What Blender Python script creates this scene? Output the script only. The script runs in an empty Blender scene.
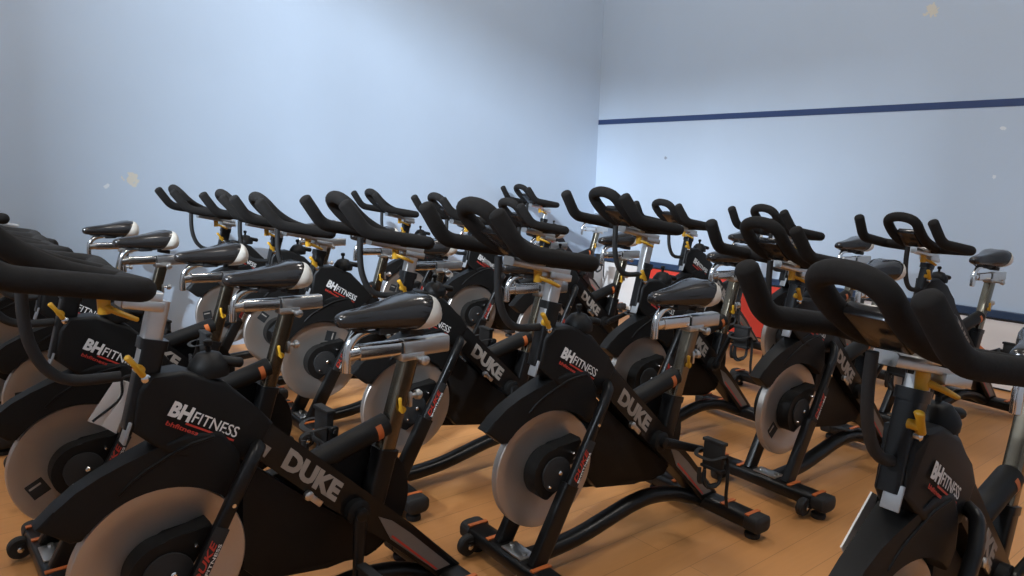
import bpy, bmesh, math, random
from mathutils import Vector, Matrix
random.seed(7)
S = bpy.context.scene
COL = S.collection
PI = math.pi

# ------------------------------------------------------------------ materials
def mat(name, col, rough=.5, metal=0., noise=0., nscale=20., bump=0., coat=0., spec=.5):
    m = bpy.data.materials.new(name); m.use_nodes = True
    nt = m.node_tree; b = nt.nodes['Principled BSDF']
    b.inputs['Base Color'].default_value = (*col, 1)
    b.inputs['Roughness'].default_value = rough
    b.inputs['Metallic'].default_value = metal
    b.inputs['Specular IOR Level'].default_value = spec
    b.inputs['Coat Weight'].default_value = coat
    if noise or bump:
        tc = nt.nodes.new('ShaderNodeTexCoord')
        n = nt.nodes.new('ShaderNodeTexNoise'); n.inputs['Scale'].default_value = nscale
        n.inputs['Detail'].default_value = 4
        nt.links.new(tc.outputs['Object'], n.inputs['Vector'])
        if noise:
            mx = nt.nodes.new('ShaderNodeMix'); mx.data_type = 'RGBA'
            mx.inputs[6].default_value = (*[c*(1-noise) for c in col], 1)
            mx.inputs[7].default_value = (*[min(1, c*(1+noise)) for c in col], 1)
            nt.links.new(n.outputs['Fac'], mx.inputs[0])
            nt.links.new(mx.outputs[2], b.inputs['Base Color'])
        if bump:
            bp = nt.nodes.new('ShaderNodeBump'); bp.inputs['Strength'].default_value = bump
            bp.inputs['Distance'].default_value = .002
            nt.links.new(n.outputs['Fac'], bp.inputs['Height'])
            nt.links.new(bp.outputs['Normal'], b.inputs['Normal'])
    return m

M = {}
M['paint'] = mat('black_gloss_paint', (.007, .0067, .0066), .33, noise=.2, nscale=8, spec=.32)
M['plastic'] = mat('black_shell_plastic', (.008, .0076, .0072), .5, noise=.25, nscale=12, bump=.1, spec=.22)
M['foam'] = mat('black_foam_padding', (.011, .0098, .009), .9, noise=.35, nscale=60, bump=.5, spec=.3)
M['rubber'] = mat('black_rubber', (.012, .012, .012), .7, noise=.2)
M['vinyl'] = mat('black_saddle_vinyl', (.016, .014, .013), .2, noise=.15, coat=.3)
M['cap'] = mat('white_saddle_cap', (.72, .68, .60), .35, noise=.06)
M['chrome'] = mat('polished_chrome', (.78, .76, .73), .16, 1., noise=.08)
M['alu'] = mat('satin_aluminium', (.62, .60, .57), .32, 1., noise=.1)
M['post'] = mat('dark_steel_post', (.20, .17, .125), .27, 1., noise=.1)
M['orange'] = mat('orange_decal', (.52, .13, .03), .5, noise=.1)
M['red'] = mat('red_decal', (.50, .04, .025), .5, noise=.1)
M['white'] = mat('white_decal', (.75, .73, .70), .5, noise=.05)
M['grey'] = mat('grey_decal', (.30, .265, .23), .45, noise=.1)
M['yellow'] = mat('yellow_lever_plastic', (.62, .33, .02), .42, noise=.08)
M['card'] = mat('white_card', (.78, .74, .68), .7, noise=.04)
M['screen'] = mat('dark_display_glass', (.05, .025, .02), .08, noise=.1)
M['console'] = mat('console_plastic', (.012, .011, .011), .22, noise=.1)

M['plate'] = mat('grey_plate', (.30, .31, .32), .45, .3, noise=.1)
M['panel'] = mat('brown_grey_panel', (.17, .145, .125), .35, noise=.12)
def disc_steel():
    m = mat('turned_steel', (.50, .455, .41), .38, .85)
    nt = m.node_tree; b = nt.nodes['Principled BSDF']
    tc = nt.nodes.new('ShaderNodeTexCoord'); sx = nt.nodes.new('ShaderNodeSeparateXYZ')
    nt.links.new(tc.outputs['Object'], sx.inputs[0])
    cx = nt.nodes.new('ShaderNodeCombineXYZ')
    nt.links.new(sx.outputs['X'], cx.inputs['X']); nt.links.new(sx.outputs['Z'], cx.inputs['Y'])
    ln = nt.nodes.new('ShaderNodeVectorMath'); ln.operation = 'LENGTH'
    nt.links.new(cx.outputs[0], ln.inputs[0])
    n = nt.nodes.new('ShaderNodeTexNoise'); n.noise_dimensions = '1D'; n.inputs['Scale'].default_value = 260
    nt.links.new(ln.outputs['Value'], n.inputs['W'])
    mr = nt.nodes.new('ShaderNodeMapRange'); mr.inputs['To Min'].default_value = .34; mr.inputs['To Max'].default_value = .52
    nt.links.new(n.outputs['Fac'], mr.inputs['Value']); nt.links.new(mr.outputs[0], b.inputs['Roughness'])
    return m
M['steel'] = disc_steel()

def floor_mat():
    m = mat('beech_strip_floor', (.4, .2, .08), .48)
    nt = m.node_tree; b = nt.nodes['Principled BSDF']
    tc = nt.nodes.new('ShaderNodeTexCoord')
    mp = nt.nodes.new('ShaderNodeMapping'); mp.inputs['Rotation'].default_value = (0, 0, PI/2)
    nt.links.new(tc.outputs['Object'], mp.inputs[0])
    br = nt.nodes.new('ShaderNodeTexBrick')
    br.inputs['Scale'].default_value = 1; br.inputs['Brick Width'].default_value = 2.1; br.inputs['Row Height'].default_value = .128
    br.inputs['Mortar Size'].default_value = .0014; br.inputs['Mortar Smooth'].default_value = .3; br.offset = .37
    br.inputs['Color1'].default_value = (.54, .245, .080, 1); br.inputs['Color2'].default_value = (.49, .22, .070, 1)
    br.inputs['Mortar'].default_value = (.32, .14, .044, 1)
    nt.links.new(mp.outputs[0], br.inputs['Vector'])
    m2 = nt.nodes.new('ShaderNodeMapping'); m2.inputs['Scale'].default_value = (14, 1.2, 1)
    nt.links.new(tc.outputs['Object'], m2.inputs[0])
    n = nt.nodes.new('ShaderNodeTexNoise'); n.inputs['Scale'].default_value = 3; n.inputs['Detail'].default_value = 6
    nt.links.new(m2.outputs[0], n.inputs['Vector'])
    mr = nt.nodes.new('ShaderNodeMapRange'); mr.inputs['To Min'].default_value = .90; mr.inputs['To Max'].default_value = 1.10
    nt.links.new(n.outputs['Fac'], mr.inputs['Value'])
    mx = nt.nodes.new('ShaderNodeMix'); mx.data_type = 'RGBA'; mx.blend_type = 'MULTIPLY'; mx.inputs[0].default_value = 1
    nt.links.new(br.outputs['Color'], mx.inputs[6]); nt.links.new(mr.outputs[0], mx.inputs[7])
    nt.links.new(mx.outputs[2], b.inputs['Base Color'])
    return m

def wall_mat(name, spots, col=(.475, .565, .675)):
    """painted plaster; spots = places where the paint has chipped off, (centre, radius)"""
    m = mat(name, col, .55)
    nt = m.node_tree; b = nt.nodes['Principled BSDF']; L = nt.links
    tc = nt.nodes.new('ShaderNodeTexCoord')
    n = nt.nodes.new('ShaderNodeTexNoise'); n.inputs['Scale'].default_value = 1.6; n.inputs['Detail'].default_value = 5
    L.new(tc.outputs['Object'], n.inputs['Vector'])
    mx = nt.nodes.new('ShaderNodeMix'); mx.data_type = 'RGBA'
    mx.inputs[6].default_value = (*[c*.95 for c in col], 1); mx.inputs[7].default_value = (*[c*1.05 for c in col], 1)
    L.new(n.outputs['Fac'], mx.inputs[0])
    out = mx.outputs[2]
    n2 = nt.nodes.new('ShaderNodeTexNoise'); n2.inputs['Scale'].default_value = 38; n2.inputs['Detail'].default_value = 3
    L.new(tc.outputs['Object'], n2.inputs['Vector'])
    for c, r, chip in spots:
        d = nt.nodes.new('ShaderNodeVectorMath'); d.operation = 'DISTANCE'; d.inputs[1].default_value = c
        L.new(tc.outputs['Object'], d.inputs[0])
        ad = nt.nodes.new('ShaderNodeMath'); ad.operation = 'MULTIPLY_ADD'
        L.new(n2.outputs['Fac'], ad.inputs[0]); ad.inputs[1].default_value = r*2.2
        L.new(d.outputs['Value'], ad.inputs[2])
        lt = nt.nodes.new('ShaderNodeMath'); lt.operation = 'LESS_THAN'; lt.inputs[1].default_value = r*1.75
        L.new(ad.outputs[0], lt.inputs[0])
        k = nt.nodes.new('ShaderNodeMix'); k.data_type = 'RGBA'; k.inputs[7].default_value = (*chip, 1)
        L.new(lt.outputs[0], k.inputs[0]); L.new(out, k.inputs[6]); out = k.outputs[2]
    L.new(out, b.inputs['Base Color'])
    bp = nt.nodes.new('ShaderNodeBump'); bp.inputs['Strength'].default_value = .12; bp.inputs['Distance'].default_value = .004
    L.new(n2.outputs['Fac'], bp.inputs['Height']); L.new(bp.outputs['Normal'], b.inputs['Normal'])
    return m

# ------------------------------------------------------------------ mesh helpers
def new(name, bm, m, parent=None, loc=(0, 0, 0), smooth=True, sharp=38):
    bmesh.ops.recalc_face_normals(bm, faces=bm.faces[:])
    me = bpy.data.meshes.new(name); bm.to_mesh(me); bm.free()
    for k in (m if isinstance(m, (list, tuple)) else [m]): me.materials.append(k)
    if smooth:
        for p in me.polygons: p.use_smooth = True
        me.set_sharp_from_angle(angle=math.radians(sharp))
    o = bpy.data.objects.new(name, me); o.location = loc; COL.objects.link(o)
    if parent: o.parent = parent
    return o

def spline(pts, n=8):
    """Catmull-Rom through the points"""
    P = [Vector(p) for p in pts]; Q = [P[0]*2-P[1]] + P + [P[-1]*2-P[-2]]; out = []
    for i in range(1, len(Q)-2):
        for k in range(n):
            t = k/n; a, b, c, d = Q[i-1:i+3]
            out.append(.5*((2*b)+(c-a)*t+(2*a-5*b+4*c-d)*t*t+(3*b-a-3*c+d)*t**3))
    out.append(P[-1]); return out

def rounded(pts, rad, n=6):
    """polyline with its inner corners rounded by arcs-ish Bezier"""
    P = [Vector(p) for p in pts]; out = [P[0]]
    for i in range(1, len(P)-1):
        a, b, c = P[i-1:i+2]
        r = rad[i-1] if isinstance(rad, (list, tuple)) else rad
        r = min(r, (a-b).length*.49, (c-b).length*.49)
        p, q = b+(a-b).normalized()*r, b+(c-b).normalized()*r
        for k in range(n+1):
            t = k/n; out.append(p*(1-t)**2+b*2*t*(1-t)+q*t*t)
    out.append(P[-1]); return out

def tube(bm, path, r, seg=14, ry=None, up=(0, 1, 0), power=2., cap=True, radii=None, dome=0.):
    """sweep a (super)elliptic section along the path; r sideways, ry along the up axis"""
    P = [Vector(p) for p in path]
    if dome:
        a = (P[0]-P[1]).normalized(); c = (P[-1]-P[-2]).normalized()
        R = list(radii) if radii else [1.]*len(P)
        pre = [P[0]+a*dome*s for s in (1., .86, .5)]; post = [P[-1]+c*dome*s for s in (.5, .86, 1.)]
        P = pre+P+post; radii = [R[0]*.18, R[0]*.52, R[0]*.87]+R+[R[-1]*.87, R[-1]*.52, R[-1]*.18]
    ry = ry or r
    T = []
    for i in range(len(P)):
        d = (P[min(i+1, len(P)-1)]-P[max(i-1, 0)]); T.append(d.normalized())
    u = Vector(up); u = (u-T[0]*u.dot(T[0]))
    if u.length < 1e-4: u = Vector((1, 0, 0)); u -= T[0]*u.dot(T[0])
    u.normalize(); rings = []
    for i, p in enumerate(P):
        u = (u-T[i]*u.dot(T[i])).normalized(); s = T[i].cross(u)
        k = radii[i] if radii else 1.; ring = []
        for j in range(seg):
            a = 2*PI*j/seg+PI/seg; ca, sa = math.cos(a), math.sin(a)
            ca = math.copysign(abs(ca)**(2/power), ca); sa = math.copysign(abs(sa)**(2/power), sa)
            ring.append(bm.verts.new(p+s*(r*k*ca)+u*(ry*k*sa)))
        rings.append(ring)
    for a, b in zip(rings, rings[1:]):
        for j in range(seg): bm.faces.new((a[j], a[(j+1) % seg], b[(j+1) % seg], b[j]))
    if cap: bm.faces.new(rings[0][::-1]); bm.faces.new(rings[-1])
    return rings

def bar(bm, a, b, w, h, up=(0, 1, 0), power=6, seg=16):
    tube(bm, [a, b], h/2, seg, w/2, up, power)

def prism(bm, poly, y0, y1, bevel=0., seg=2):
    """polygon in x,z pulled from y0 to y1, its rim edges bevelled"""
    A = [bm.verts.new((x, y0, z)) for x, z in poly]; B = [bm.verts.new((x, y1, z)) for x, z in poly]
    fs = [bm.faces.new(A), bm.faces.new(B[::-1])]
    n = len(poly)
    for i in range(n): bm.faces.new((A[i], B[i], B[(i+1) % n], A[(i+1) % n]))
    if bevel:
        ed = {e for f in fs for e in f.edges}
        bmesh.ops.bevel(bm, geom=list(ed), offset=bevel, segments=seg, affect='EDGES', profile=.6, clamp_overlap=True)

def lathe(bm, prof, c=(0, 0, 0), axis='Y', seg=40):
    """profile (radius, height) turned round an axis through c"""
    rings = []
    for r, h in prof:
        ring = []
        for j in range(seg):
            a = 2*PI*j/seg; p = (r*math.cos(a), h, r*math.sin(a)) if axis == 'Y' else \
                (r*math.cos(a), r*math.sin(a), h) if axis == 'Z' else (h, r*math.cos(a), r*math.sin(a))
            ring.append(bm.verts.new(Vector(c)+Vector(p)))
        rings.append(ring)
    for a, b in zip(rings, rings[1:]):
        for j in range(seg): bm.faces.new((a[j], a[(j+1) % seg], b[(j+1) % seg], b[j]))
    bm.faces.new(rings[0][::-1]); bm.faces.new(rings[-1])

def box(bm, x0, x1, y0, y1, z0, z1, bevel=0.):
    vs = [bm.verts.new((x, y, z)) for x in (x0, x1) for y in (y0, y1) for z in (z0, z1)]
    F = [(0, 1, 3, 2), (4, 6, 7, 5), (0, 4, 5, 1), (2, 3, 7, 6), (0, 2, 6, 4), (1, 5, 7, 3)]
    fs = [bm.faces.new([vs[i] for i in f]) for f in F]
    if bevel:
        bmesh.ops.bevel(bm, geom=list({e for f in fs for e in f.edges}), offset=bevel, segments=2, affect='EDGES', profile=.5)

def obox(bm, c, ax, ay, az, sx, sy, sz, bevel=0.):
    """box about c with its own axes"""
    b2 = bmesh.new(); box(b2, -sx/2, sx/2, -sy/2, sy/2, -sz/2, sz/2, bevel)
    X, Y, Z = Vector(ax).normalized(), Vector(ay).normalized(), Vector(az).normalized()
    mp = {v: bm.verts.new(Vector(c)+X*v.co.x+Y*v.co.y+Z*v.co.z) for v in b2.verts}
    for f in b2.faces: bm.faces.new([mp[v] for v in f.verts])
    b2.free()

def text_into(bm, s, origin, t, up, size, bold=0., shear=0., width=None, thick=.0006, mi=0):
    """letters as thin solid shapes; t reading direction, up letter-up, width squeezes to a length"""
    cu = bpy.data.curves.new('letters', 'FONT'); cu.body = s; cu.size = 1; cu.offset = bold; cu.shear = shear
    cu.extrude = .5; cu.resolution_u = 3
    o = bpy.data.objects.new('letters', cu); COL.objects.link(o)
    dg = bpy.context.evaluated_depsgraph_get(); dg.update()
    me = bpy.data.meshes.new_from_object(o.evaluated_get(dg))
    bpy.data.objects.remove(o); bpy.data.curves.remove(cu)
    xs = [v.co.x for v in me.vertices]; x0, x1 = min(xs), max(xs)
    sx = size if width is None else width/(x1-x0)
    T, U = Vector(t).normalized(), Vector(up).normalized(); N = T.cross(U)
    vs = [bm.verts.new(Vector(origin)+T*((v.co.x-x0)*sx)+U*(v.co.y*size)+N*((v.co.z+.5)*thick)) for v in me.vertices]
    for p in me.polygons:
        try: f = bm.faces.new([vs[i] for i in p.vertices]); f.material_index = mi
        except ValueError: pass
    bpy.data.meshes.remove(me)

def strip_into(bm, a, t, up, length, height, thick=.0006, mi=0, skew=0.):
    T, U = Vector(t).normalized(), Vector(up).normalized(); N = T.cross(U); a = Vector(a)
    base = [a, a+T*length, a+T*(length+skew)+U*height, a+T*skew+U*height]
    lo = [bm.verts.new(p) for p in base]; hi = [bm.verts.new(p+N*thick) for p in base]
    fs = [bm.faces.new(hi), bm.faces.new(lo[::-1])]
    for i in range(4): fs.append(bm.faces.new((lo[i], lo[(i+1) % 4], hi[(i+1) % 4], hi[i])))
    for f in fs: f.material_index = mi

def BM(): return bmesh.new()

def thing(name, loc, rz, label, cat, group=None):
    o = bpy.data.objects.new(name, None); COL.objects.link(o); o.empty_display_size = .2
    o.location = loc; o.rotation_euler = (0, 0, rz); tag(o, label, cat, group); return o
def tag(o, label, cat, group=None):
    o['label'] = label; o['category'] = cat
    if group: o['group'] = group
def struct(o): o['kind'] = 'structure'; return o

# ------------------------------------------------------------------ the court (x along the front wall, y<0 into the court)
W, D, H = 6.4, 9.75, 5.6
def room():
    b = BM(); box(b, -.2, W+.2, -D-.2, .2, -.2, 0); struct(new('floor', b, floor_mat(), smooth=False))
    b = BM(); box(b, -.2, W+.2, -D-.2, .2, H, H+.15)
    struct(new('ceiling', b, mat('ceiling_paint', (.60, .60, .58), .8, noise=.04, nscale=3), smooth=False))
    chip = (.66, .63, .55); pale = (.70, .74, .78)
    wl = wall_mat('left_wall_paint', [((0, -4.22, 1.16), .058, chip), ((0, -4.36, 1.115), .024, pale)])
    wf = wall_mat('front_wall_paint', [((3.01, 0, 2.43), .06, chip), ((3.51, 0, 1.65), .022, pale), ((3.5, 0, 1.35), .02, pale),
                                       ((.86, 0, 1.46), .022, (.25, .28, .33))])
    wp = wall_mat('court_wall_paint', [])
    b = BM(); box(b, -.2, 0, -D-.2, 0, 0, H); struct(new('wall_left', b, wl, smooth=False))
    b = BM(); box(b, -.2, W+.2, 0, .2, 0, H); struct(new('wall_front', b, wf, smooth=False))
    b = BM(); box(b, W, W+.2, -D-.2, 0, 0, H); struct(new('wall_right', b, wp, smooth=False))
    b = BM()                                        # back wall with two added openings, shaped to cut the light on the walls
    y0, y1 = -D-.2, -D
    box(b, 0, W, y0, y1, 0, ZB); box(b, 0, W, y0, y1, ZT, H)
    xs = [0]+[v for o in OPEN for v in o]+[W]
    for i in range(0, len(xs), 2):
        if xs[i+1]-xs[i] > .01: box(b, xs[i], xs[i+1], y0, y1, ZB, ZT)
    struct(new('wall_back', b, wp, smooth=False))
    blue = mat('blue_line_paint', (.020, .045, .135), .5, noise=.12, nscale=9)
    b = BM(); box(b, 0, W, -.002, .001, 1.782, 1.829); struct(new('trim_1', b, blue, smooth=False))      # service line
    b = BM(); box(b, 0, W, -.03, 0, .458, .508, .003)
    struct(new('trim_2', b, mat('dark_blue_rail', (.022, .045, .095), .4, noise=.12, nscale=6), smooth=False))   # rail over the boards
ZB, ZT = 4.35, 5.2
OPEN = [(.5, 2.7), (4.42, 5.0)]
room()

# boards along the foot of the front wall
def board(name, x0, x1, m, label):
    t = thing(name, ((x0+x1)/2, -.012, 0), 0, label, 'advertising board', 'boards along the foot of the end wall')
    w = (x1-x0)/2
    b = BM(); box(b, -w, w, -.010, .010, .006, .452, .002); new('panel', b, m, t, smooth=False)
    b = BM()
    for z in (.004, .446): box(b, -w, w, -.014, -.0105, z, z+.008)
    for x in (-w, w-.008): box(b, x, x+.008, -.014, -.0105, .012, .446)
    e = new('edge_strip', b, M['rubber'], t, smooth=False); return t
mw = mat('white_board_gloss', (.78, .75, .72), .35, noise=.03, nscale=3)
mr = mat('red_board_gloss', (.66, .055, .035), .35, noise=.06, nscale=3)
board('advertising_board', .006, .72, mw, 'white board low on the end wall at the corner, left of the red board')
board('advertising_board', .73, 2.16, mr, 'bright red board low on the end wall behind the bikes')
tb = board('advertising_board', 2.17, 4.80, mw, 'white board with black phone digits and orange marks low on the end wall')
b = BM(); cx = (2.17+4.80)/2
FR = (1, 0, 0); UP = (0, 0, 1)
text_into(b, '3 94 46', (3.40-cx, -.0105, .065), FR, UP, .082, bold=.004, width=.225)
text_into(b, 'E', (3.735-cx, -.0105, .075), FR, UP, .09, bold=.02)
new('lettering', b, M['rubber'], tb, smooth=False)
b = BM()
poly = [(3.64, .20), (3.80, .34), (4.10, .34), (4.10, .12), (3.72, .12)]
lo = [b.verts.new((x-cx, -.0105, z)) for x, z in poly]; hi = [b.verts.new((x-cx, -.0112, z)) for x, z in poly]
b.faces.new(lo); b.faces.new(hi)
for i in range(5): b.faces.new((lo[i], lo[(i+1) % 5], hi[(i+1) % 5], hi[i]))
strip_into(b, (3.50-cx, -.0105, .27), (.80, 0, -.6), (.6, 0, .8), .22, .028)
text_into(b, 'C', (3.755-cx, -.0113, .17), FR, UP, .17, bold=.01, mi=1)
o = new('orange_mark', b, [M['orange'], M['white']], tb, smooth=False); o['label'] = 'orange shape with a white letter'

# ------------------------------------------------------------------ the spin bike: x forward, y to the rider's left, z up
WC = (.260, 0, .355); WR = .190
BBX, BBZ = -.215, .365
HAND = {'handlebar', 'handlebar_slide', 'handlebar_post', 'cable_hose', 'slide_lever'}
SADD = {'saddle', 'saddle_slide', 'seat_post', 'saddle_knob'}

def arc(c, r, a0, a1, n):
    return [(c[0]+r*math.cos(math.radians(a0+(a1-a0)*k/n)), c[1]+r*math.sin(math.radians(a0+(a1-a0)*k/n))) for k in range(n+1)]

def make_bike():
    root = thing('exercise_bike', (0, 0, 0), 0, 'black spin bike', 'exercise bike', 'black spin bikes in rows on the court floor')
    def stabilizer(name, x, zt, front):
        b = BM(); tube(b, [(x, -.262, zt-.030), (x, .262, zt-.030)], .030 if 0 else .042, 20, .029, (0, 0, 1), 3.2, dome=.012)
        st = new(name, b, M['paint'], root)
        for s in (-1, 1):
            b = BM(); tube(b, [(x, s*.222, zt-.030), (x, s*.270, zt-.030)], .0445, 20, .0312, (0, 0, 1), 3.2, dome=.010)
            new('end_cap', b, M['rubber'], st)
            for y in (.118, .226):
                b = BM(); box(b, x-.036, x+.036, s*y-.008, s*y+.008, zt-.003, zt+.0016)
                new('orange_stripe', b, M['orange'], st, smooth=False)
            b = BM(); lathe(b, [(.012, zt-.058), (.012, .022), (.026, .018), (.028, .010), (.026, 0)], (x, s*.232, 0), 'Z', 20)
            new('levelling_foot', b, M['rubber'], st)
            if front:
                y = s*.20
                b = BM(); lathe(b, [(.006, y-.014), (.030, y-.014), (.035, y-.009), (.035, y+.009), (.030, y+.014), (.006, y+.014)], (x+.058, 0, .045), 'Y', 28)
                lathe(b, [(.011, y-.020), (.011, y+.020)], (x+.058, 0, .045), 'Y', 14)
                new('transport_wheel', b, M['rubber'], st)
                b = BM(); lathe(b, [(.009, y+.0195), (.009, y+.022), (.004, y+.024)], (x+.058, 0, .045), 'Y', 14)
                new('axle_cap', b, M['chrome'], st)
                for d in (-.017, .017):
                    b = BM(); box(b, x+.02, x+.066, y+d-.002, y+d+.002, .034, .062, .001)
                    new('wheel_bracket', b, M['paint'], st)
        return st
    fs = stabilizer('front_stabilizer', .350, .096, True)
    rs = stabilizer('rear_stabilizer', -.535, .090, False)
    # base tube with a hump under the cranks
    b = BM(); tube(b, spline([(.345, 0, .066), (.24, 0, .066), (.10, 0, .078), (-.03, 0, .106), (-.14, 0, .130), (-.24, 0, .137), (-.36, 0, .118), (-.46, 0, .080), (-.525, 0, .066)], 6), .026, 16, .030, (0, 1, 0), 2.6)
    new('base_tube', b, M['paint'], root)
    # main beam
    b = BM(); prism(b, [(.06, .70), (.02, .662), (-.135, .515), (-.21, .445), (-.40, .265), (-.575, .085), (-.49, .072), (-.29, .262), (-.14, .392), (.0, .525), (.08, .60)], -.040, .040, .010)
    beam = new('main_beam', b, M['paint'], root)
    for s in (-1, 1):
        b = BM(); y = s*.0402
        q = [(-.285, .325), (-.330, .300), (-.390, .245), (-.532, .100), (-.480, .098), (-.325, .246)]
        prism(b, q, y, y+s*.002); new('inset_panel', b, M['panel'], beam, smooth=False)
        b = BM(); prism(b, [(-.3255, .2535), (-.330, .258), (-.486, .102), (-.479, .102)], y+s*.0021, y+s*.003)
        new('red_stripe', b, M['red'], beam, smooth=False)
        # big stencil letters down the beam
        b = BM(); th = math.radians(42.5)
        t = Vector((-math.cos(th), 0, -math.sin(th)))*s; up = Vector((-math.sin(th), 0, math.cos(th)))
        o = Vector((-.006, s*.0401, .545)) if s > 0 else Vector((-.165, s*.0401, .398))
        text_into(b, 'DUKE', o, t, up, .064, bold=.055, shear=-.15, width=.205)
        d = Vector((.075, s*.0401, .632)) if s > 0 else Vector((.075, s*.0401, .632))
        T = Vector((-math.cos(th), 0, -math.sin(th)))
        vs = [b.verts.new(d+T*a+up*c+Vector((0, s*e, 0))) for e in (0, .0006) for a, c in ((0, .012), (.075, .012), (.075, -.016))]
        b.faces.new(vs[:3]); b.faces.new(vs[3:])
        for i in range(3): b.faces.new((vs[i], vs[(i+1) % 3], vs[3+(i+1) % 3], vs[3+i]))
        new('beam_lettering', b, M['grey'], beam, smooth=False)
    b = BM(); lathe(b, [(.012, .040), (.012, .052), (.007, .055)], (-.08, 0, .445), 'Y', 16)
    obox(b, (-.098, .050, .428), (.7, 0, .7), (0, 1, 0), (-.7, 0, .7), .040, .008, .016, .002)
    new('frame_bolt', b, M['alu'], beam)
    # head shell
    b = BM(); prism(b, [(.312, .690), (.298, .775), (.272, .812), (.205, .812), (.115, .772), (.045, .700), (.005, .652), (.055, .570), (.16, .585), (.25, .630)], -.043, .043, .012, 3)
    for v in b.verts:
        if v.co.x > .27: v.co.y *= .72
    head = new('head_shell', b, M['plastic'], root)
    for s in (-1, 1):
        b = BM(); th = math.atan2(.082, .137)
        T = Vector((-math.cos(th), 0, -math.sin(th))); up = Vector((-math.sin(th), 0, math.cos(th)))
        t = T*s; y = s*.0432
        st = Vector((.240, y, .728)); L = .168
        def at(a, c): return st+T*a+up*c
        a0 = 0 if s > 0 else L
        text_into(b, 'BH', at(0, -.008) if s > 0 else at(L, -.008), t, up, .045, bold=.045, width=.050)
        text_into(b, 'FITNESS', at(.055, -.006) if s > 0 else at(L-.055, -.006), t, up, .036, bold=.004, width=L-.055)
        strip_into(b, at(.046, -.0155) if s > 0 else at(L, -.0155), t, up, L-.046, .0045, mi=1)
        text_into(b, 'bhfitness.com', at(.006, -.030) if s > 0 else at(.126, -.030), t, up, .014, bold=.02, width=.12, mi=1)
        new('shell_lettering', b, [M['white'], M['red']], head, smooth=False)
    # mudguard sweeping over the wheel
    b = BM()
    up_ = [(.500, .520), (.465, .550), (.425, .580), (.378, .604), (.33, .624), (.27, .645), (.20, .668), (.13, .66), (.09, .60)]
    low = arc((WC[0], WC[2]), WR+.006, 138, 36, 16)
    prism(b, up_+[(.085, .53)]+low+[(.440, .472), (.478, .505)], -.050, .050, .012, 3)
    for v in b.verts:
        if v.co.x > .14: v.co.y *= 1-.50*min(1, (v.co.x-.14)/.25)
    mg = new('mudguard', b, M['plastic'], root)
    for s in (-1, 1):
        b = BM(); tube(b, spline([(.345, s*.0285, .556), (.315, s*.0320, .585), (.27, s*.0370, .612), (.21, s*.0430, .640), (.15, s*.0485, .652)], 5), .0042, 10, radii=None, dome=.003)
        new('moulded_rib', b, M['plastic'], mg)
    # flywheel
    b = BM(); lathe(b, [(.03, -.011), (.150, -.011), (.156, -.014), (WR-.003, -.014), (WR, -.011), (WR, .011), (WR-.003, .014), (.156, .014), (.150, .011), (.03, .011)], (0, 0, 0), 'Y', 96)
    fw = new('flywheel', b, M['steel'], root, WC)
    b = BM(); obox(b, (-.115, .0115, -.045), (1, 0, .25), (0, 1, 0), (-.25, 0, 1), .050, .001, .050)
    dc = new('wheel_decal', b, M['rubber'], fw, smooth=False)
    b = BM(); obox(b, (-.115, .0122, -.055), (1, 0, .25), (0, 1, 0), (-.25, 0, 1), .034, .0006, .006)
    new('wheel_decal_print', b, M['grey'], fw, smooth=False)
    # hub cover, left
    b = BM()
    hull = arc((WC[0]+.006, WC[2]), .082, 96, -72, 20)+[(.250, .300), (.160, .440), (.168, .456)]
    prism(b, hull, .013, .066, .006, 2)
    hc = new('hub_cover', b, M['plastic'], root)
    b = BM(); prism(b, arc((WC[0]+.004, WC[2]+.002), .056, 0, 330, 22), .066, .073, .004); new('hub_disc', b, M['rubber'], hc)
    for x, z, r in ((WC[0]-.006, WC[2]+.006, .008), (.295, .325, .005), (.205, .415, .005)):
        b = BM(); lathe(b, [(r, .064), (r, .079), (r*.6, .082)], (x, 0, z), 'Y', 12)
        new('hub_bolt', b, M['chrome'], hc)
    # fork struts
    for s in (-1, 1):
        y = s*.088
        b = BM(); tube(b, rounded([(.346, y, .088), (.215, y, .335), (.098, y, .556), (.062, s*.070, .600), (.045, s*.045, .605)], [.1, .05, .03], 5), .0165, 16, .015, (0, 1, 0), 3)
        bar(b, (.346, y, .086), (.222, y, .322), .034, .058)
        fk = new('fork_leg', b, M['paint'], root)
        b = BM(); d = Vector((-.235, 0, .442)).normalized(); n = Vector((d.z, 0, -d.x))
        obox(b, Vector((.190, y+s*.0185, .388)), d, (0, 1, 0), n, .150, .004, .034, .0015)
        pl = new('fork_badge', b, M['rubber'], fk)
        b = BM(); yy = y+s*.0207
        t = d if s > 0 else -d; up = n
        st = Vector((.190, yy, .388))
        text_into(b, 'DUKE', st-t*.060-up*.003, t, up, .022, bold=.02, shear=.3, width=.105, mi=0)
        text_into(b, 'BHFITNESS', st-t*.060-up*.014, t, up, .010, bold=.01, width=.10, mi=1)
        new('badge_lettering', b, [M['red'], M['white']], pl, smooth=False)
        for q in (.012, .062):
            b = BM(); p = Vector((.166, y, .428)).lerp(Vector((.098, y, .556)), q/.1*.9); lathe(b, [(.005, s*.1035), (.005, s*.107)], (p.x, 0, p.z), 'Y', 10)
            new('fork_bolt', b, M['chrome'], fk)
    b = BM(); box(b, .318, .378, -.052, .052, .094, .100, .002); lathe(b, [(.008, .1), (.008, .108)], (.347, -.035, 0), 'Z', 10); lathe(b, [(.008, .1), (.008, .108)], (.347, .035, 0), 'Z', 10)
    new('joint_plate', b, M['alu'], root)
    # belt cover on the right
    b = BM()
    hull = arc((WC[0], WC[2]), .100, 70, -82, 12)+arc((-.262, .338), .172, -94, -285, 26)
    prism(b, hull, -.088, -.042, .010, 3)
    bc = new('belt_cover', b, M['plastic'], root)
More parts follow.
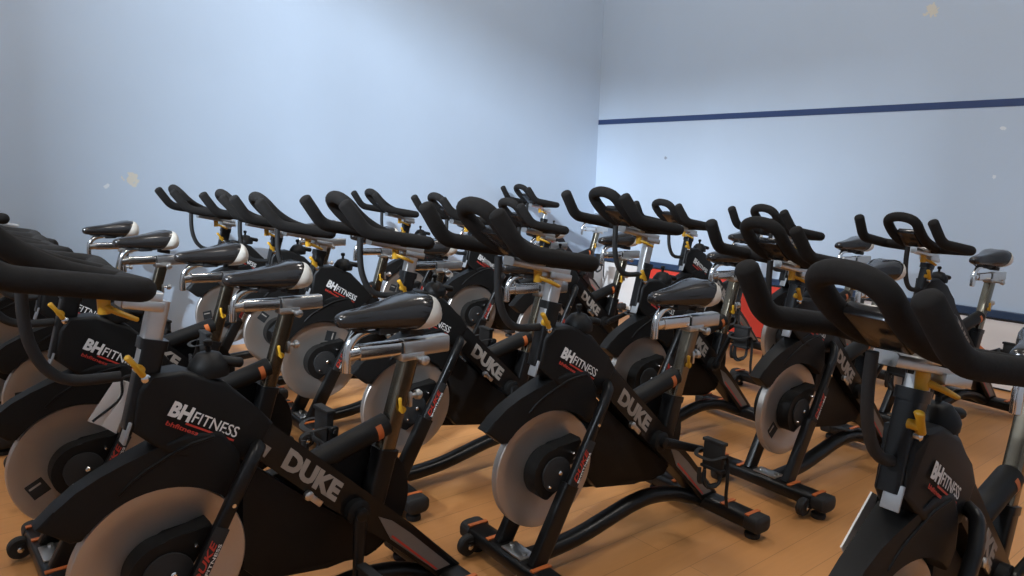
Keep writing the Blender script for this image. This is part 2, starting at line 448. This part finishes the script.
    b = BM(); prism(b, arc((-.262, .338), .135, 0, 345, 32), -.093, -.088, .003); new('cover_disc', b, M['rubber'], bc)
    # inner shield closing the space under the beam
    b = BM(); prism(b, [(.07, .565), (-.13, .39), (-.27, .27), (-.34, .25), (-.30, .205), (-.15, .205), (.03, .232), (.075, .28)], -.042, .006, .006)
    new('inner_shield', b, M['plastic'], root)
    # bottom bracket and cranks
    b = BM(); lathe(b, [(.034, -.105), (.034, .062), (.028, .066)], (BBX, 0, BBZ), 'Y', 24); new('bottom_bracket', b, M['plastic'], root)
    for s in (-1, 1):
        b = BM(); y0 = .072 if s > 0 else -.112; y1 = .100 if s > 0 else -.135
        tube(b, [(0, y0, 0), (-.02, y0, 0), (-.155, y1, 0), (-.172, y1, 0)], .016, 12, .009, (0, 1, 0), 3, radii=[1.2, 1.15, .85, .85], dome=.008)
        lathe(b, [(.018, y0-.012), (.018, y0+.010), (.012, y0+.013)], (0, 0, 0), 'Y', 18)
        ca = new('crank_arm', b, M['paint'], root, (BBX, 0, BBZ))
        b = BM(); yc = y1+s*.062
        lathe(b, [(.007, y1-.012*s), (.007, yc+.045*s)], (0, 0, 0), 'Y', 12)
        box(b, -.045, .045, yc-.040, yc+.040, -.011, .011, .004)
        for k in (-1, 1): box(b, k*.048-.006, k*.048+.006, yc-.045, yc+.045, -.014, .014, .003)
        # toe cage
        for e in (-1, 1):
            yy = yc+e*.034
            tube(b, spline([(.045, yy, -.004), (.090, yy, .004), (.105, yc+e*.020, .030), (.085, yc+e*.014, .052), (.040, yc+e*.012, .056)], 4), .004, 8, .007)
        tube(b, spline([(.098, yc-.030, .010), (.112, yc, .016), (.098, yc+.030, .010)], 4), .004, 8, .010)
        pd = new('pedal', b, M['rubber'], ca, (-.165, 0, 0))
        b = BM(); tube(b, spline([(-.01, yc-.046, 0), (-.008, yc-.048, .030), (.0, yc-.028, .056), (.0, yc+.028, .056), (-.008, yc+.048, .030), (-.004, yc+.051, -.004), (.06, yc+.056, -.012), (.13, yc+.056, -.014), (.180, yc+.052, -.030)], 4), .0015, 8, .008)
        new('pedal_strap', b, M['rubber'], root).parent = ca
        ca.children[-1].location = (-.165, 0, 0)
    # brace from the beam to the seat tube, with an orange mark
    b = BM(); tube(b, [(-.085, 0, .500), (-.330, 0, .570)], .032, 24, dome=.006); br = new('frame_brace', b, M['plastic'], root)
    d = Vector((-.230, 0, .066)).normalized()
    b = BM(); tube(b, [Vector((-.085, 0, .500))+d*.212, Vector((-.085, 0, .500))+d*.230], .0331, 24); 
    bmesh.ops.delete(b, geom=[f for f in b.faces if f.calc_center_median().y < .012 or len(f.verts) > 4 or f.calc_center_median().z > .578], context='FACES')
    new('orange_mark', b, M['orange'], br)
    # seat tube, post, slide, saddle
    b = BM(); bar(b, (-.285, 0, .345), (-.327, 0, .488), .056, .058); bar(b, (-.325, 0, .480), (-.330, 0, .500), .060, .064)
    new('seat_tube', b, M['paint'], root)
    b = BM(); lathe(b, [(.006, -.400), (.006, -.418), (.013, -.421), (.015, -.432), (.009, -.440)], (0, .012, .640), 'X', 16); box(b, -.402, -.392, -.004, .026, .612, .655, .002)
    new('seat_post_knob', b, M['alu'], root)
    b = BM(); lathe(b, [(.009, .024), (.009, .036)], (-.366, 0, .612), 'Y', 12)
    tube(b, [(-.364, .034, .606), (-.356, .036, .630), (-.354, .037, .646)], .005, 10, .006, radii=[1.1, .9, 1.1], dome=.004); new('seat_lever', b, M['yellow'], root)
    b = BM(); bar(b, (-.318, 0, .46), (-.404, 0, .752), .044, .048); new('seat_post', b, M['post'], root)
    b = BM(); tube(b, [(-.525, 0, .778), (-.245, 0, .784)], .021, 20, .019, (0, 1, 0), 5)
    tube(b, [(-.245, 0, .784), (-.215, 0, .782)], .019, 16, .016, (0, 1, 0), 2.5)
    tube(b, spline([(-.211, 0, .735), (-.213, 0, .778), (-.222, 0, .810), (-.246, 0, .832), (-.285, 0, .841), (-.36, 0, .842)], 5), .013, 14, dome=.004)
    ss = new('saddle_slide', b, M['chrome'], root)
    b = BM(); tube(b, [(-.370, 0, .778), (-.376, 0, .778)], .0225, 20, .0205, (0, 1, 0), 5); new('slide_joint', b, M['rubber'], ss)
    b = BM(); bar(b, (-.378, 0, .778), (-.528, 0, .777), .046, .050); new('slide_block', b, M['alu'], ss)
    b = BM(); obox(b, (-.405, 0, .756), (1, 0, 0), (0, 1, 0), (0, 0, 1), .075, .050, .022, .004)
    lathe(b, [(.007, .02), (.007, .045), (.014, .048), (.014, .062), (.008, .066)], (-.420, 0, .750), 'Y', 14); new('saddle_knob', b, M['alu'], root)
    # saddle: stations along x (x, half width, top, bottom, crown)
    st = [(-.183, .014, .884, .866), (-.189, .022, .891, .858), (-.208, .027, .898, .852), (-.245, .031, .904, .848), (-.290, .039, .910, .844), (-.332, .052, .917, .840), (-.370, .067, .925, .836), (-.405, .078, .932, .833), (-.435, .082, .934, .833), (-.456, .077, .926, .837), (-.469, .062, .911, .846), (-.475, .038, .896, .860)]
    def section(x, w, zt, zb, k=20):
        out = []
        for j in range(k):
            a = 2*PI*j/k; ca, sa = math.cos(a), math.sin(a)
            y = w*math.copysign(abs(ca)**.75, ca); zc = zb+(zt-zb)*.45
            z = zc+((zt-zc) if sa > 0 else (zc-zb))*math.copysign(abs(sa)**.8, sa)
            if sa > .5: z -= .006*(1-min(1, abs(ca)*2.2))*(1 if w > .03 else 0)
            out.append(Vector((x, y, z)))
        return out
    def loft(b, secs):
        rg = [[b.verts.new(p) for p in s_] for s_ in secs]
        for p, q in zip(rg, rg[1:]):
            for j in range(len(p)): b.faces.new((p[j], p[(j+1) % len(p)], q[(j+1) % len(p)], q[j]))
        b.faces.new(rg[0][::-1]); b.faces.new(rg[-1])
    b = BM(); loft(b, [section(*s_) for s_ in st]); sd = new('saddle', b, M['vinyl'], root, sharp=60)
    b = BM()
    def station(x):
        x = max(min(x, st[0][0]), st[-1][0])
        for p, q in zip(st, st[1:]):
            if q[0] <= x <= p[0]:
                t = (p[0]-x)/(p[0]-q[0]); return tuple(u*(1-t)+v*t for u, v in zip(p, q))
    capr = []
    for k in range(10):
        f = k/9; xb = -.418-.058*f; lean = .55*(1-f); ring = []
        for j in range(20):
            p0 = section(*station(xb))[j]; xx = xb-lean*(p0.z-.885); S_ = station(xx); p = section(*S_)[j]
            c = Vector((xx, 0, (S_[2]+S_[3])/2)); d = (p-c); ring.append(p+d.normalized()*.0022+Vector((-.0022, 0, 0)))
        capr.append(ring)
    for p, q in zip(*(lambda rg: (rg, rg[1:]))([[b.verts.new(v) for v in r_] for r_ in capr])):
        for j in range(20): b.faces.new((p[j], p[(j+1) % 20], q[(j+1) % 20], q[j]))
    b.verts.ensure_lookup_table(); b.faces.new([b.verts[180+j] for j in range(20)])
    cp = new('saddle_rear_cap', b, M['cap'], sd, sharp=60); cp['label'] = 'white saddle rear cap'
    b = BM()
    for s in (-1, 1): tube(b, spline([(-.22, s*.010, .852), (-.27, s*.018, .840), (-.35, s*.022, .836), (-.42, s*.030, .842)], 4), .0035, 8)
    obox(b, (-.325, 0, .840), (1, 0, 0), (0, 1, 0), (0, 0, 1), .06, .052, .024, .005); obox(b, (-.415, 0, .824), (1, 0, .2), (0, 1, 0), (-.2, 0, 1), .05, .05, .02, .004)
    new('saddle_clamp', b, M['rubber'], sd)
    # head tube, handlebar post and slide
    b = BM(); bar(b, (.302, 0, .690), (.256, 0, .882), .046, .050); bar(b, (.261, 0, .862), (.2555, 0, .885), .053, .058); new('head_tube', b, M['paint'], root)
    b = BM(); lathe(b, [(.010, .022), (.010, .034), (.006, .037)], (.282, 0, .805), 'Y', 14); new('head_bolt', b, M['chrome'], root)
    b = BM(); obox(b, (.322, .012, .688), (1, 0, .33), (0, 1, 0), (-.33, 0, 1), .006, .036, .050, .002); new('front_plate', b, M['plate'], root)
    b = BM(); bar(b, (.278, 0, .80), (.240, 0, .957), .038, .042); new('handlebar_post', b, M['alu'], root)
    b = BM(); bar(b, (.420, 0, 1.006), (.205, 0, .962), .052, .026)
    obox(b, (.245, 0, .952), (1, 0, .2), (0, 1, 0), (-.2, 0, 1), .085, .066, .022, .004); obox(b, (.305, 0, .998), (1, 0, .2), (0, 1, 0), (-.2, 0, 1), .07, .075, .020, .004)
    new('handlebar_slide', b, M['alu'], root)
    b = BM(); lathe(b, [(.013, .938), (.013, .978)], (.315, .006, 0), 'Z', 14)
    tube(b, [(.312, .010, .952), (.296, .034, .943), (.262, .042, .926)], .0065, 12, .009, radii=[1.2, 1, .8], dome=.004); new('slide_lever', b, M['yellow'], root)
    b = BM(); lathe(b, [(.010, .012), (.010, .034)], (.292, 0, .826), 'Y', 14)
    tube(b, [(.288, .034, .814), (.306, .038, .842), (.318, .040, .858)], .0065, 12, .009, radii=[1.1, .9, 1.1], dome=.004); new('post_lever', b, M['yellow'], root)
    b = BM(); tube(b, spline([(.455, 0, 1.020), (.456, 0, .950), (.447, 0, .885), (.420, 0, .830), (.375, 0, .803), (.290, 0, .798)], 6), .0115, 14); new('cable_hose', b, M['rubber'], root)
    # resistance knob on the shell
    b = BM(); lathe(b, [(.044, .785), (.046, .802), (.041, .816), (.032, .827), (.026, .835), (.012, .840)], (.140, 0, 0), 'Z', 24)
    tube(b, [(.140, 0, .812), (.110, .010, .816), (.074, .018, .808)], .012, 12, .014, dome=.008)
    lathe(b, [(.006, .83), (.006, .852), (.010, .855), (.010, .865), (.006, .868)], (.140, 0, 0), 'Z', 14)
    new('resistance_knob', b, M['plastic'], root)
    # handlebar
    b = BM(); R = .0235
    half = lambda s: [(.295, s*.05, 1.008), (.284, s*.222, 1.014), (.520, s*.196, 1.052), (.592, s*.182, 1.150)]
    for s in (-1, 1):
        p = rounded(half(s), [.035, .040], 8); tube(b, p, R, 16, radii=[1]*(len(p)), dome=.012)
    tube(b, [(.295, -.06, 1.008), (.295, .06, 1.008)], R*1.02, 16)
    lp = rounded([(.300, -.060, 1.010), (.410, -.066, 1.042), (.485, -.072, 1.090), (.540, -.072, 1.152), (.552, 0, 1.170), (.540, .072, 1.152), (.485, .072, 1.090), (.410, .066, 1.042), (.300, .060, 1.010)], [.05, .05, .06, .07, .06, .05, .05], 6)
    tube(b, lp, R*.98, 16)
    hb = new('handlebar', b, M['foam'], root, sharp=70)
    b = BM(); obox(b, (.440, 0, 1.062), (1, 0, .80), (0, 1, 0), (-.80, 0, 1), .112, .092, .030, .007)
    cn = new('console', b, M['console'], hb)
    b = BM(); obox(b, (.4307, 0, 1.0736), (1, 0, .80), (0, 1, 0), (-.80, 0, 1), .085, .070, .002, .0008); new('console_screen', b, M['screen'], cn)
    return root

SX = {6: -.095}
HX = {1: .034, 2: .015, 6: -.058}
TURN = {6: -.20}                                     # this handlebar sits turned on its post
def shift(root, hz, sz, seed):
    """handlebar and saddle heights, wheel and crank positions of one bike"""
    r = random.Random(seed); ang = {}
    a = r.uniform(0, 2*PI) if seed else 0
    for c in root.children:
        n = c.name.split('.')[0]
        if n in HAND: c.location.z += hz
        if n in SADD-{'seat_post'}: c.location.x += SX.get(seed, 0)
        if n in HAND-{'handlebar_post'}:
            t = TURN.get(seed, 0); h = HX.get(seed, 0)-.30
            c.location.x += .30+h*math.cos(t); c.location.y += h*math.sin(t); c.rotation_euler.z = t
        if n in SADD: c.location.z += sz
        if n == 'flywheel': c.rotation_euler.y = r.uniform(0, 2*PI)
    return root

def set_crank(root, ang):
    k = 0
    for c in root.children:
        if c.name.split('.')[0] == 'crank_arm':
            a = math.radians(ang)+(PI if k == 0 else 0); k += 1
            c.rotation_euler.y = a
            for g in c.children: g.rotation_euler.y = -a+math.radians(88)

def copy_tree(o, parent=None):
    c = o.copy(); COL.objects.link(c)
    if parent: c.parent = parent
    for ch in list(o.children): copy_tree(ch, c)
    return c

BIKES = [  # x, y, heading, handlebar height, saddle height, crank angle, flywheel angle, label
 (3.48, -4.69, -1.545, .012, 0, -100, 301, 'black spin bike largest at bottom left, white card hung on its front post'),
 (2.73, -4.73, -1.545, .0, .01, 200, 223, 'second nearest spin bike of the left-hand row, whole steel flywheel at the left edge'),
 (1.93, -4.67, -1.555, -.05, 0, 80, 0, 'third spin bike of the left-hand row, flywheel cut by the left edge'),
 (1.22, -4.76, -1.50, 0, 0, 30, 0, 'spin bike whose saddle is second from the left against the blue side wall'),
 (.34, -4.75, -1.52, 0, -.01, 300, 0, 'spin bike whose saddle is leftmost against the blue side wall'),
 (4.646, -3.630, -1.604, -.050, 0, 40, 0, 'spin bike at right foreground, its padded handlebar and console filling the lower right'),
 (3.585, -3.59, -1.630, .012, -.015, -16, 31, 'central foreground spin bike with its whole flywheel and both floor bars in view'),
 (2.81, -3.62, -1.630, 0, 0, -100, 40, 'spin bike directly behind the central foreground one, large grey stencilled beam letters mid picture'),
 (1.98, -3.60, -1.615, -.033, 0, -95, 88, 'spin bike with a full steel flywheel left of centre behind the big glossy saddle'),
 (1.26, -3.52, -1.608, -.044, 0, 210, 0, 'spin bike third from the left along the handlebars raised against the side wall'),
 (.60, -3.58, -1.600, -.041, 0, 330, 0, 'spin bike with the leftmost raised handlebar against the blue side wall'),
 (3.70, -2.36, -1.625, -.048, .01, 60, 0, 'spin bike right of centre, narrow-looking steel flywheel above a long black floor bar'),
 (3.04, -2.51, -1.630, .039, .02, 70, 0, 'spin bike behind the central one, its looped handlebar at the wall corner'),
 (2.01, -2.20, -1.612, -.050, 0, 20, 0, 'spin bike whose low looped handlebar shows just above the central bike grips'),
 (1.38, -2.26, -1.636, -.045, 0, 250, 0, 'spin bike with flywheel and red-white logo just left of the central handlebar'),
 (.54, -2.25, -1.641, -.049, 0, 140, 0, 'small distant spin bike whose handlebar stands out alone left of centre against the side wall'),
 (3.72, -1.12, -1.700, -.042, .012, 10, 0, 'rightmost spin bike by the end wall, saddle casting a shadow on it'),
 (2.93, -1.04, -1.700, -.042, .015, 95, 0, 'second spin bike from the right along the end wall, in front of the red board'),
 (2.15, -1.02, -1.628, -.045, 0, 170, 0, 'spin bike just right of the room corner, small looped handlebar against the end wall'),
 (.29, -.67, -1.611, .003, 0, 60, 0, 'farthest spin bike, tucked in the corner between the two blue walls'),
]
proto = make_bike()
copies = [proto]+[copy_tree(proto) for _ in BIKES[1:]]
for i, (o, (x, y, yaw, hz, sz, ck, fa, lab)) in enumerate(zip(copies, BIKES)):
    o.location = (x, y, 0); o.rotation_euler = (0, 0, yaw); o['label'] = lab
    shift(o, hz, sz, i+1); set_crank(o, ck)
    if fa:
        for c in o.children:
            if c.name.split('.')[0] == 'flywheel': c.rotation_euler.y = math.radians(fa)

# white folded cards hung on two front posts
def card(bike, pts_local, label):
    t = thing('hanging_card', (0, 0, 0), 0, label, 'card')
    t.location = bike.location; t.rotation_euler = bike.rotation_euler
    b = BM()
    (p0, p1, p2, p3, p4, p5) = [Vector(p) for p in pts_local]
    def slab(q, th):
        n = (q[1]-q[0]).cross(q[3]-q[0]).normalized()*th
        lo = [b.verts.new(p) for p in q]; hi = [b.verts.new(p+n) for p in q]
        b.faces.new(lo); b.faces.new(hi[::-1])
        for i in range(4): b.faces.new((lo[i], lo[(i+1) % 4], hi[(i+1) % 4], hi[i]))
    slab([p0, p1, p2, p3], .004); slab([p3, p2, p4, p5], .004)
    new('folded_sheet', b, M['card'], t, smooth=False)
    m = p3.lerp(p0, .5)
    b = BM(); tube(b, spline([p5+Vector((0, .02, .03)), m+Vector((.0, .008, .005)), m.lerp(p2, .4)+Vector((-.01, .010, 0)), p1.lerp(p2, .3)+Vector((.0, .008, .004))], 6), .0028, 8)
    new('hanging_cord', b, M['rubber'], t)
    return t
c1 = [(.318, -.072, .787), (.377, -.075, .700), (.350, -.070, .685), (.295, -.066, .778), (.325, -.055, .666), (.285, -.050, .770)]
card(copies[0], c1, 'white folded card hung on the front post of the largest bottom-left bike')
c2 = [(.205, -.082, .634), (.298, -.088, .536), (.262, -.086, .495), (.150, -.082, .604), (.215, -.084, .470), (.120, -.082, .575)]
card(copies[5], c2, 'white card hung low on the front of the right foreground bike')

# ------------------------------------------------------------------ light
def area(name, loc, target, sx, sy, power, col):
    l = bpy.data.lights.new(name, 'AREA'); l.shape = 'RECTANGLE'; l.size = sx; l.size_y = sy; l.energy = power; l.color = col
    o = bpy.data.objects.new(name, l); COL.objects.link(o); o.location = loc
    o.rotation_euler = (Vector(target)-Vector(loc)).to_track_quat('-Z', 'Y').to_euler(); return o
# unseen lamps beyond the two openings, placed to shape the light on the walls
area('gallery_daylight', (1.0, -11.8, 5.85), (3.6, 0, 1.4), .9, .20, 300, (.78, .88, 1.))
area('gallery_daylight', (6.0, -11.8, 5.85), (0, -2.4, 1.4), .36, .16, 1900, (.74, .86, 1.))
area('gallery_daylight', (5.5, -11.8, 5.85), (1.2, -1.0, 1.4), .36, .16, 1400, (.76, .87, 1.))
# added ambient fill from ceiling height, no fixtures modelled
for x, y in ((1.6, -2.2), (4.8, -2.2), (1.6, -6.2), (4.8, -6.2)):
    area('ceiling_fill', (x, y, H-.03), (x, y, 0), 1.2, .6, 60, (1., .94, .87))
w = bpy.data.worlds.new('gallery_sky'); w.use_nodes = True; S.world = w
w.node_tree.nodes['Background'].inputs[0].default_value = (.55, .68, .9, 1); w.node_tree.nodes['Background'].inputs[1].default_value = .6

# ------------------------------------------------------------------ camera
cam = bpy.data.cameras.new('camera'); cam.sensor_width = 36; cam.sensor_fit = 'HORIZONTAL'; cam.lens = 730.83/1024*36
cam.clip_start = .02
co = bpy.data.objects.new('camera', cam); COL.objects.link(co)
Rm = Matrix.Rotation(.87896, 4, 'Z') @ Matrix.Rotation(PI/2-.15272, 4, 'X') @ Matrix.Rotation(.031628, 4, 'Z')
co.matrix_world = Matrix.Translation((5.1843, -5.3385, 1.2607)) @ Rm
S.camera = co
S.view_settings.view_transform = 'Standard'; S.view_settings.look = 'None'
S.view_settings.exposure = 0.; S.view_settings.gamma = 1.; S.view_settings.use_curve_mapping = False
